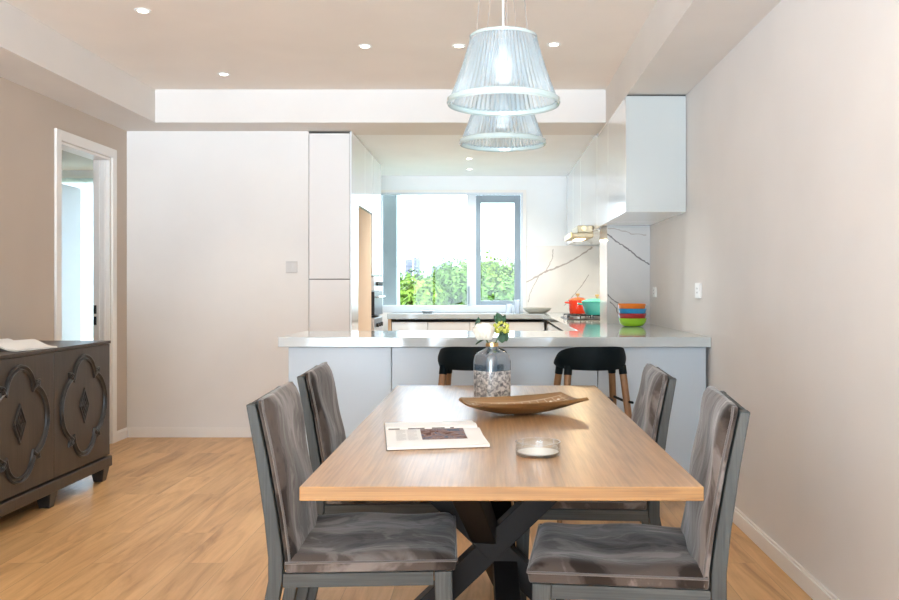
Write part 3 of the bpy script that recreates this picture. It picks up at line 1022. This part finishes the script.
make_chair((-.365, 3.13, 0), R(3), 'grey velvet dining chair at the far end of the table on the sideboard side')
make_chair((.352, 2.32, 0), R(180 - 7), 'grey velvet dining chair at the near end of the table on the wall side')
make_chair((.322, 3.06, 0), R(180 - 3), 'grey velvet dining chair at the far end of the table on the wall side')

# ------------------------------------------------------------------ bar stools
def make_stool(loc, rz, label):
    """faces +y (the bar); back towards -y"""
    t = thing('bar_stool', label, 'bar stool', loc, rz, 'black and wood bar stools at the breakfast bar')
    # wrap-around back shell: arc from -115 to 115 deg around the back
    A = R(112)
    def shell(u, v, off):
        a = -A + 2 * A * u
        q = abs(a) / A
        rad = .178 - off
        zt = .885 - .105 * (q ** 3.2)
        zbm = .765 + .012 * q * q
        # soft rounded corners of the rear plate as seen from behind
        z = zbm + (zt - zbm) * v
        bulge = .010 * math.sin(v * PI)
        return ((rad + bulge) * math.sin(a), -(rad + bulge) * math.cos(a), z)
    b = MB()
    b.slab(40, 8, lambda u, v: shell(u, v, .014), lambda u, v: shell(u, v, 0))
    b.build('back_shell', 'black_plastic', t, smooth=True, angle=60, bevel=.004)
    MB().lathe([(0, .575), (.10, .575), (.118, .585), (.122, .598), (.112, .606), (.07, .60), (0, .596)], seg=40).build('seat', 'black_plastic', t, smooth=True)
    for sx, sy, fx, fy, ztop in ((-1, -1, .215, -.20, .785), (1, -1, .215, -.20, .785), (-1, 1, .215, .20, .775), (1, 1, .215, .20, .775)):
        top = Vector((sx * .142, sy * .10 if sy < 0 else .072, ztop))
        foot = Vector((sx * fx, fy, 0))
        d_ = top - foot
        jn = foot + d_ * .945
        MB().tube([foot, foot + d_ * .5, jn], [.013, .018, .0185], 14).build('leg', 'stool_wood', t, smooth=True)
        MB().tube([jn - d_ * .004, top], [.0205, .0205], 14).build('leg_socket', 'black_plastic', t, smooth=True)
    z = .22
    f = lambda sx, sy: Vector((sx * .215, sy * .20, 0)).lerp(Vector((sx * .142, sy * .10 if sy < 0 else .072, .78)), z / .78)
    c4 = [f(-1, -1), f(1, -1), f(1, 1), f(-1, 1)]
    for i in range(4):
        MB().tube([c4[i], c4[(i + 1) % 4]], .008, 10).build('footrest_bar', 'black_plastic', t, smooth=True)
    MB().tube([f(1, -1) + Vector((-.02, 0, .38)), f(1, -1) + Vector((-.04, .1, .38)), f(1, 1) + Vector((-.03, -.02, .38))], .007, 8).build('seat_brace', 'black_plastic', t, smooth=True)
    return t
make_stool((-.09, 4.56, 0), R(-6), 'black shell bar stool with wooden legs standing behind the vase')
make_stool((.515, 4.56, 0), R(10), 'black shell bar stool with wooden legs in front of the coloured bowls')

# ------------------------------------------------------------------ things on the table
# bent wooden tray
def arc_z(u):
    return .008 + .036 * (abs(2 * u - 1) ** 2.1)
def lift(u, v):
    return .043 * (1 - .68 * abs(2 * u - 1) ** 2) * (abs(2 * v - 1) ** 2)
L_, W_ = .415, .205
t = thing('wooden_tray', 'curved wooden tray with pale inlay on the oak table', 'tray', (.112, 2.985, TZ), R(25))
ttop = lambda u, v: ((u - .5) * L_ * (1 - .05 * abs(2 * v - 1) ** 2), (v - .5) * W_ * (1 - .10 * abs(2 * u - 1) ** 2), arc_z(u) + lift(u, v) + .0005)
tbot = lambda u, v: ((u - .5) * L_ * .985, (v - .5) * W_ * .93, arc_z(u) - .0075 + lift(u, v) * .8)
MB().slab(48, 16, ttop, tbot).build('tray_body', 'tray_wood', t, smooth=True, bevel=.003, angle=50)
M['inlay'] = mat('inlay', (.55, .43, .31), .25, coat=.4)
M['inlay_dot'] = mat('inlay_dot', (.85, .80, .70), .2, coat=.5)
b = MB()
for ln in range(7):
    v0 = .12 + ln * .12
    b.grid(40, 1, lambda u, v: (lambda p: (p[0], p[1], p[2] + .0008))(ttop(.04 + .92 * u, v0 + v * .02)))
for ln in range(13):
    u0 = .05 + ln * .073
    b.grid(1, 14, lambda u, v: (lambda p: (p[0], p[1], p[2] + .001))(ttop(u0 + u * .010, .12 + .74 * v)))
b.build('inlay_lattice', 'inlay', t)
b = MB()
for i in range(12):
    for j in range(3):
        cu, cv = .087 + i * .073, .25 + j * .24
        c = ttop(cu, cv)
        ring = []
        for k in range(8):
            p = ttop(cu + .012 * math.cos(k * PI / 4), cv + .028 * math.sin(k * PI / 4))
            ring.append(b.bm.verts.new((p[0], p[1], p[2] + .0014)))
        b.face(ring)
b.build('inlay_dots', 'inlay_dot', t)

# glass dish
t = thing('glass_dish', 'low round clear glass dish at the near end of the table', 'dish', (.121, 2.255, TZ + .0006))
MB().lathe([(0, 0), (.057, 0), (.0585, .004), (.0585, .034), (.0555, .034), (.0555, .006), (0, .0055)], seg=48).build('dish_wall', 'clear_glass', t, smooth=True)
MB().lathe([(0, .0062), (.052, .0062), (.053, .0085), (0, .0095)], seg=40).build('white_base', mat('dish_white', (.86, .86, .84), .35), t, smooth=True)

# vase
t = thing('flower_vase', 'faceted blue-grey glass vase with silver frosted lower half on the table', 'vase', (.004, 3.385, TZ), R(40))
t.scale = (1.12, 1.12, 1.0)
def rsq(r_, n=32, p=5.0):
    pts = []
    for k in range(n):
        a = 2 * PI * k / n
        c, s_ = math.cos(a), math.sin(a)
        d_ = (abs(c) ** p + abs(s_) ** p) ** (1 / p)
        pts.append((c / d_ * r_, s_ / d_ * r_))
    return pts
def loft(b, secs, mi=0, cap0=False, cap1=False):
    rings = []
    for z, pts in secs:
        rings.append([b.bm.verts.new((x, y, z)) for x, y in pts])
    for A, B in zip(rings[:-1], rings[1:]):
        n = len(A)
        for k in range(n):
            b.face([A[k], A[(k + 1) % n], B[(k + 1) % n], B[k]], mi)
    if cap0:
        b.face(rings[0][::-1], mi)
    if cap1:
        b.face(rings[-1], mi)
    return b
circ = lambda r_: rsq(r_, p=2.0)
M['vase_glass'] = thin_glass('vase_glass', (.25, .42, .56), .20, .05, translucent=.35, tcol=(.36, .55, .72))
M['mercury'] = noisy(mat('mercury_glass', rough=.3, metal=.25), [(.34, (.12, .14, .16)), (.48, (.40, .42, .43)), (.62, (.76, .77, .76))], nscale=75, detail=5, bump=.5, dist=.6, bdist=.004)
b = MB()
loft(b, [(.001, rsq(.048)), (.006, rsq(.052)), (.112, rsq(.0525))], cap0=True)
b.build('frosted_base', 'mercury', t, smooth=True, angle=60)
b = MB()
loft(b, [(.1125, rsq(.0525)), (.15, rsq(.0522)), (.17, rsq(.049, p=4.4)), (.183, rsq(.040, p=3.4)), (.192, rsq(.027, p=2.4)), (.200, circ(.020)), (.214, circ(.019))])
b.build('glass_shoulder', 'vase_glass', t, smooth=True, angle=60)
MB().lathe([(.0195, .204), (.0225, .205), (.0225, .217), (.0195, .218), (.0185, .211)], seg=32, closed=True).build('neck_ring', 'brass', t, smooth=True)
VT = Vector((.004, 3.385, TZ))

# flowers
M['petal'] = mat('petal', (.86, .82, .72), .6, sheen=.2)
M['leaf'] = noisy(mat('leaf', rough=.45), [(.3, (.012, .05, .022)), (.7, (.03, .11, .045))], nscale=30)
M['berry'] = noisy(mat('berry', rough=.5), [(.3, (.42, .46, .06)), (.7, (.68, .68, .16))], nscale=40)
M['stem'] = mat('stem', (.06, .13, .04), .6)
def leaf(b, base, tip, width, nrm=(0, 0, 1), curl=.15):
    base, tip = Vector(base), Vector(tip)
    d_ = tip - base
    s_ = d_.cross(Vector(nrm)).normalized()
    up = s_.cross(d_).normalized()
    def f(u, v):
        w_ = width * math.sin(PI * min(1, u * .96 + .04)) ** .8
        return base + d_ * u + s_ * w_ * (v - .5) + up * (curl * d_.length * (u * (1 - u)) - .25 * width * (abs(2 * v - 1) ** 2) * -.6)
    b.slab(8, 4, lambda u, v: f(u, v) + up * .0004, lambda u, v: f(u, v) - up * .0004)
rose_c = VT + Vector((-.030, -.008, .264))
t = thing('white_rose', 'large white rose blossom standing in the blue-grey vase', 'flower', tuple(rose_c))
b = MB()
for layer, (n, r0, tilt, sz) in enumerate([(3, .008, 3, .054), (4, .015, 6, .060), (5, .023, 10, .062), (6, .032, 16, .060), (6, .040, 24, .052)]):
    for k in range(n):
        a = 2 * PI * k / n + layer * .7 + random.uniform(-.15, .15)
        ti = R(tilt + random.uniform(-6, 6))
        def pf(u, v, off=0):
            ww = (u - .5) * sz * (1.15 * math.sin(PI * min(1, .22 + v * .72)) ** .5)
            hh = v * sz * 1.05
            curl = .35 * sz * v * v * v
            rad = r0 * .35 + off + math.sin(ti) * hh + curl * .5 * math.sin(ti) + .12 * sz * math.sin(v * PI)
            zz = -.034 + math.cos(ti) * hh + .0
            rr = rad - 7.0 * ww * ww * (1 - .4 * v)
            return (rr * math.cos(a) - ww * math.sin(a), rr * math.sin(a) + ww * math.cos(a), zz)
        b.slab(6, 6, lambda u, v: pf(u, v), lambda u, v: pf(u, v, -.0008))
b.build('bloom', 'petal', t, smooth='all')
loc_ = lambda p: Vector(p) - rose_c
MB().tube([loc_(VT + Vector((-.014, -.004, .03))), loc_(VT + Vector((-.009, -.002, .21))), loc_(rose_c + Vector((.004, .002, -.03)))], .0028, 8).build('stem', 'stem', t, smooth=True)
b = MB()
leaf(b, (.006, -.012, -.032), (-.032, -.03, -.052), .020)
b.build('leaf', 'leaf', t, smooth='all')
b = MB()
leaf(b, (-.03, .02, -.02), (-.022, .03, .055), .024, (0, -1, .2))
b.build('leaf', 'leaf', t, smooth='all')
bc = VT + Vector((.036, .014, .272))
t = thing('berry_sprig', 'yellow-green berry sprig with dark leaves beside the white rose', 'flower sprig', tuple(bc))
b = MB()
for i in range(46):
    th, ph_ = random.uniform(0, 2 * PI), math.acos(random.uniform(-.6, 1))
    rr = .030 * random.uniform(.75, 1.0)
    c = Vector((rr * math.sin(ph_) * math.cos(th), rr * math.sin(ph_) * math.sin(th), rr * .95 * math.cos(ph_)))
    bmesh.ops.create_icosphere(b.bm, subdivisions=1, radius=random.uniform(.006, .0085), matrix=Matrix.Translation(c))
o = b.build('berries', 'berry', t, smooth='all')
o['kind'] = 'stuff'
lb = lambda p: Vector(p) - bc
MB().tube([lb(VT + Vector((.016, .006, .03))), lb(VT + Vector((.010, .004, .21))), Vector((0, .005, -.01))], .0024, 8).build('stem', 'stem', t, smooth=True)
for p0, p1, w_, nn in (((0, .01, .01), (-.018, .0, .064), .036, (.1, -1, .2)), ((0, .02, .01), (-.03, .03, .05), .022, (0, -1, .6)), ((0, -.005, -.015), (.022, -.015, -.05), .038, (0, -1, .3)),
                       ((.004, -.012, -.02), (.002, -.024, -.056), .036, (0, -1, .3)), ((.005, .01, 0), (.03, .01, -.02), .024, (0, -1, .4)), ((0, .01, .02), (.016, .005, .055), .018, (.2, -1, 0))):
    b = MB()
    leaf(b, p0, p1, w_, nn)
    b.build('leaf', 'leaf', t, smooth='all')

# magazine on the table
M['page'] = mat('page', (.80, .80, .78), .45)
M['page_edge'] = mat('page_edge', (.74, .74, .70), .6)
M['print_grey'] = mat('print_grey', (.50, .49, .48), .6)
M['photo'] = noisy(mat('photo_print', rough=.7, spec=.1), [(.30, (.015, .018, .03)), (.42, (.12, .05, .035)), (.52, (.30, .22, .20)), (.6, (.06, .10, .18)), (.75, (.22, .20, .10))], nscale=22, detail=5, dist=1.2, nrough=.7)
M['cover'] = mat('cover_print', (.10, .09, .09), .4)
def magazine(name, label, loc, rz, w_, d1, d2, scale_z=1.0, pic=True, hump=.0):
    """spine along local x; near page towards -y (depth d1), far page towards +y (depth d2)"""
    t = thing(name, label, 'magazine', loc, rz)
    zf = lambda q: (.009 + .007 * math.exp(-((abs(q) - .045) / .05) ** 2) - .009 * math.exp(-(q / .012) ** 2) + hump * math.exp(-((abs(q) - .09) / .07) ** 2)) * scale_z
    skew = .04
    def pt(u, q, dz=0):
        return ((u - .5) * w_ + skew * q, q, zf(q) + dz)
    def side(sgn, d_):
        q = lambda v: sgn * v * d_
        b = MB()
        b.slab(4, 30, lambda u, v: pt(u, q(v)), lambda u, v: (pt(u, q(v))[0], q(v), .0012 + hump * .85 * math.exp(-((abs(q(v)) - .09) / .07) ** 2)), 0, 1)
        b.build('pages', ['page', 'page_edge'], t, smooth=True, angle=40)
    side(-1, d1)
    side(1, d2)
    b = MB()
    b.slab(2, 20, lambda u, v: ((u - .5) * (w_ + .004) + skew * (-d1 + v * (d1 + d2)), -d1 + v * (d1 + d2), .001 + hump * .12 * math.exp(-((abs(-d1 + v * (d1 + d2)) - .09) / .07) ** 2)),
           lambda u, v: ((u - .5) * (w_ + .004) + skew * (-d1 + v * (d1 + d2)), -d1 + v * (d1 + d2), .0002))
    b.build('cover', 'cover', t)
    if pic:
        b = MB()
        b.grid(8, 14, lambda u, v: pt(.36 + u * .46, -d1 * (.66 - .52 * v), .0007))
        b.build('picture', 'photo', t, smooth='all')
        b = MB()
        for cidx in range(2):
            for r_ in range(13):
                u0 = .10 + cidx * .12
                b.grid(3, 1, lambda u, v: pt(u0 + u * (.10 if r_ % 4 else .07), -d1 * (.14 + r_ * .042) - v * .0035, .0006))
        b.build('text_lines', 'print_grey', t)
        b = MB()
        for u0, u1 in ((.03, .15), (.24, .42), (.5, .64), (.7, .74)):
            b.grid(3, 3, lambda u, v: pt(u0 + u * (u1 - u0), .006 + v * .008, .0006))
        b.build('picture', 'cover', t)
    return t
magazine('magazine', 'open magazine with a colour picture lying on the oak table', (-.175, 2.60, TZ + .0008), R(10), .275, .27, .15)
# sideboard magazine placed after the sideboard

# ------------------------------------------------------------------ sideboard
SX = -2.35
t = thing('sideboard', 'dark stained sideboard with carved quatrefoil doors against the taupe wall', 'sideboard', (SX, 4.355, 0))
y0, y1 = -1.035, 1.035
box('body', 'sideboard', -.50, -.024, y0, y1, .15, .838, t, .002)
box('top', 'sideboard', -.505, .004, y0 - .004, y1 + .004, .8385, .856, t, .002)
box('base_rail', 'sideboard', -.505, .014, y0 - .006, y1 + .006, .085, .148, t, .006)
feet = [y0 + .05, y0 + .69, y1 - .69, y1 - .05]
for fy in feet:
    for fx in (-.04, -.45):
        b = MB()
        b.beam((fx, fy, 0), (fx, fy, .084), .055, .055, up=(1, 0, 0), w2=.085, h2=.085)
        b.build('leg', 'sideboard_dark', t, bevel=.004)
def quatrefoil(s_=1.0, n=14):
    q = []
    for i in range(n + 1):
        a = R(90) - R(75) * i / n
        q.append((.14 * math.cos(a), .15 + .14 * math.sin(a)))
    q += [(.158, .200), (.184, .202), (.178, .180)]
    for i in range(n + 1):
        a = R(65) - R(65) * i / n
        q.append((.09 + .19 * math.cos(a), .19 * math.sin(a)))
    full = list(q)
    full += [(x, -y) for x, y in reversed(q[:-1])]
    left = [(-x, y) for x, y in reversed(full[1:-1])]
    return [(x * s_, y * s_) for x, y in full + left]
def sweep(b, path, prof, fn):
    """closed planar path, prof = list of (offset outward, height)"""
    n = len(path)
    rings = []
    for i, p in enumerate(path):
        a = Vector(path[i - 1])
        c = Vector(path[(i + 1) % n])
        p_ = Vector(p)
        n1 = (p_ - a)
        n2 = (c - p_)
        n1 = Vector((n1.y, -n1.x)).normalized()
        n2 = Vector((n2.y, -n2.x)).normalized()
        m_ = (n1 + n2)
        m_ = m_.normalized() if m_.length > 1e-6 else n1
        k = 1 / max(.5, m_.dot(n1))
        m_ = m_ * -k
        rings.append([b.bm.verts.new(fn(p_.x + m_.x * o_, p_.y + m_.y * o_, h_)) for o_, h_ in prof])
    for i in range(n):
        A, B = rings[i], rings[(i + 1) % n]
        for k in range(len(prof) - 1):
            b.face([A[k], A[k + 1], B[k + 1], B[k]])
for k in range(3):
    a0, a1 = y0 + .002 + k * .69, y0 + .688 + k * .69
    dr = box('door', 'sideboard', -.022, 0, a0, a1, .156, .836, t, .002)
    cy, cz = (a0 + a1) / 2, .502
    fn = lambda u, v, h_: (h_, cy + u, cz + v)
    b = MB()
    sweep(b, quatrefoil(), [(-.028, 0), (-.026, .009), (-.020, .011), (-.014, .001), (-.008, .001), (0, .012), (.005, .010), (.006, 0)], fn)
    b.build('carved_ring', 'sideboard_dark', dr)  # darker wood carries the shade of the carved groove
    for s_, w_ in ((1.0, .010), (.62, .008), (.30, .008)):
        b = MB()
        dm = [(0, .105 * s_), (.058 * s_, 0), (0, -.105 * s_), (-.058 * s_, 0)]
        sweep(b, dm, [(-w_, 0), (-w_ * .8, .008), (-w_ * .2, .008), (0, 0)], fn)
        b.build('carved_diamond', 'sideboard_dark', dr)

magazine('open_book', 'open picture magazine lying on top of the dark sideboard', (-2.60, 4.62, .8572), R(78), .30, .24, .24, 1.0, False, .034)

# ------------------------------------------------------------------ outside
struct(box('ground_outside', mat('far_ground', (.10, .13, .07), .9), -400, 400, 14, 900, -14.4, -14), 'ground far below the kitchen window')
def leaf_mat(name, a, c):
    m = mat(name, rough=.9, spec=.03)
    noisy(m, [(.3, a), (.7, c)], nscale=.9, detail=4)
    return m
LM = [leaf_mat('foliage_bright', (.030, .056, .007), (.085, .125, .015)), leaf_mat('foliage_mid', (.020, .044, .008), (.06, .10, .018))]
M['bark'] = mat('bark', (.06, .05, .04), .9)
def tree(x, Y, ztop, label, mi, rx=1.62):
    t = thing('tree', label, 'tree', (x, Y, -14), 0, 'trees below the kitchen window')
    b = MB()
    zc = ztop + 14 - 1.9
    blobs = [(0, 0, zc + .85, 1.0)]
    for i in range(25):
        a = i * 2.4
        q = math.sqrt((i % 6 + .5) / 6) * (rx - .62)
        blobs.append((q * math.cos(a), q * math.sin(a), zc + .8 - i * .17 + random.uniform(-.2, .2), random.uniform(.5, .78)))
    for i in range(10500):
        bx, by, bz, br = blobs[i % 26]
        v = Vector((random.gauss(0, 1), random.gauss(0, 1), random.gauss(0, 1))).normalized() * br * random.uniform(.7, 1.0)
        p = Vector((bx, by, bz)) + v
        n = (v.normalized() + Vector((random.uniform(-.6, .6), random.uniform(-.6, .6), random.uniform(-.2, .8)))).normalized()
        u = n.orthogonal().normalized()
        w_ = n.cross(u)
        a = random.uniform(0, 6.28)
        u, w_ = u * math.cos(a) + w_ * math.sin(a), w_ * math.cos(a) - u * math.sin(a)
        s_ = random.uniform(.07, .13)
        b.face([b.bm.verts.new(p + u * s_), b.bm.verts.new(p + w_ * s_ * .6), b.bm.verts.new(p - u * s_), b.bm.verts.new(p - w_ * s_ * .6)])
    b.build('crown', LM[mi], t)
    MB().tube([(0, 0, 0), (.2, .1, zc * .5), (0, 0, zc)], [.25, .2, .1], 8).build('trunk', 'bark', t, smooth=True)
row = {'front': 31, 'second': 35.5, 'third': 40.5, 'back': 45.5}
TR = [('front', -2.6, 1.75), ('front', .35, 1.85), ('second', -4.3, 1.95), ('second', -1.05, 2.5), ('second', 2.1, 1.95),
      ('third', -3.55, 2.25), ('third', -.38, 3.2), ('third', 2.8, 2.5),
      ('back', -5.4, 2.4), ('back', -2.15, 3.0), ('back', .95, 3.0)]
spot = {'front': ['low below the large pane', 'low behind the casement'], 'second': ['beside the concrete fin', 'under the middle of the large pane', 'past the casement frame'],
        'third': ['behind the concrete fin', 'centred in the large pane', 'at the casement frame'], 'back': ['below the pale towers', 'tallest of all by the mullion', 'low at the far casement edge']}
cnt = {}
for i, (r_, x, zt) in enumerate(TR):
    k = cnt.get(r_, 0)
    cnt[r_] = k + 1
    tree(x, row[r_], zt, f'bushy green tree outside, {spot[r_][k]}, {r_} row from the house', i % 2)
M['tower'] = mat('tower_hazed', (.085, .085, .11), .9)  # distance haze put into the tower and window colours
M['tower_win'] = mat('tower_windows', (.07, .07, .095), .9)
def tower(px0, px1, ytop, Y, label):
    k = Y / 874
    x0, x1 = (px0 - 491) * k, (px1 - 491) * k
    zt = H - (ytop - 288) * k
    t = thing('apartment_tower', label, 'building', ((x0 + x1) / 2, Y, -14), 0, 'hazy towers on the skyline')
    hw = (x1 - x0) / 2
    box('body', 'tower', -hw, hw, 0, hw * 1.5, 0, zt + 14, t)
    n = 10
    for j in range(n):
        z = zt + 14 - 2 - j * 2.6
        box('window_band', 'tower_win', -hw * .85, hw * .85, -.2, -.01, z - .6, z + .6, t)
tower(405, 412, 259, 320, 'pale narrow apartment tower on the hazy skyline beside the fin')
tower(413.5, 420, 257, 330, 'tallest pale apartment tower on the hazy skyline')
tower(431, 441, 266, 340, 'low wide pale apartment tower on the hazy skyline')
tower(443, 452, 262, 350, 'pale apartment tower on the skyline nearest the mullion')

# ------------------------------------------------------------------ light
SKY_HAZE, SKY_TOP, SKY_BACK_FILL, LOW_FILL = 4.0, 15.0, 1.5, 25.0
wd = bpy.data.worlds.new('sky')
SC.world = wd
wd.use_nodes = True
nt = wd.node_tree
bg = nt.nodes['Background']
tc = nt.nodes.new('ShaderNodeTexCoord')
sx = nt.nodes.new('ShaderNodeSeparateXYZ')
nt.links.new(tc.outputs['Generated'], sx.inputs[0])
def mrange(src, a, b_, c, d_):
    n = nt.nodes.new('ShaderNodeMapRange')
    n.interpolation_type = 'SMOOTHSTEP'
    for k_, v_ in zip(('From Min', 'From Max', 'To Min', 'To Max'), (a, b_, c, d_)):
        n.inputs[k_].default_value = v_
    nt.links.new(src, n.inputs['Value'])
    return n.outputs[0]
elev = mrange(sx.outputs['Z'], .10, .60, SKY_HAZE, SKY_TOP)      # overcast sky: bright overhead, hazy at the horizon
back = mrange(sx.outputs['Y'], .35, -.35, 0, SKY_BACK_FILL)            # extra sky glow added behind the viewer to brighten the room
ad = nt.nodes.new('ShaderNodeMath')
nt.links.new(elev, ad.inputs[0])
low = mrange(sx.outputs['Z'], .0, -.12, 0, LOW_FILL)             # added glow below the horizon behind the viewer, lifts the ceiling
ml = nt.nodes.new('ShaderNodeMath')
ml.operation = 'MULTIPLY'
bk = mrange(sx.outputs['Y'], .1, -.2, 0, 1)
nt.links.new(low, ml.inputs[0])
nt.links.new(bk, ml.inputs[1])
ad2 = nt.nodes.new('ShaderNodeMath')
nt.links.new(back, ad2.inputs[0])
nt.links.new(ml.outputs[0], ad2.inputs[1])
nt.links.new(ad2.outputs[0], ad.inputs[1])
bg.inputs[0].default_value = (.72, .86, 1.0, 1)
nt.links.new(ad.outputs[0], bg.inputs[1])
def portal(name, loc, rot, sx, sy):
    ld = bpy.data.lights.new(name, 'AREA')
    ld.shape = 'RECTANGLE'
    ld.size, ld.size_y = sx, sy
    ld.cycles.is_portal = True
    o = bpy.data.objects.new(name, ld)
    COL.objects.link(o)
    o.location = loc
    o.rotation_euler = rot
portal('portal_kitchen', (-.43, YK + .25, 1.59), (-PI / 2, 0, 0), 1.64, 1.38)
portal('portal_balcony', (-.875, YF - .2, 1.2), (PI / 2, 0, 0), 3.75, 2.4)
portal('portal_side', (-4.22, 9.4, 1.2), (-PI / 2, 0, 0), 1.95, 2.36)
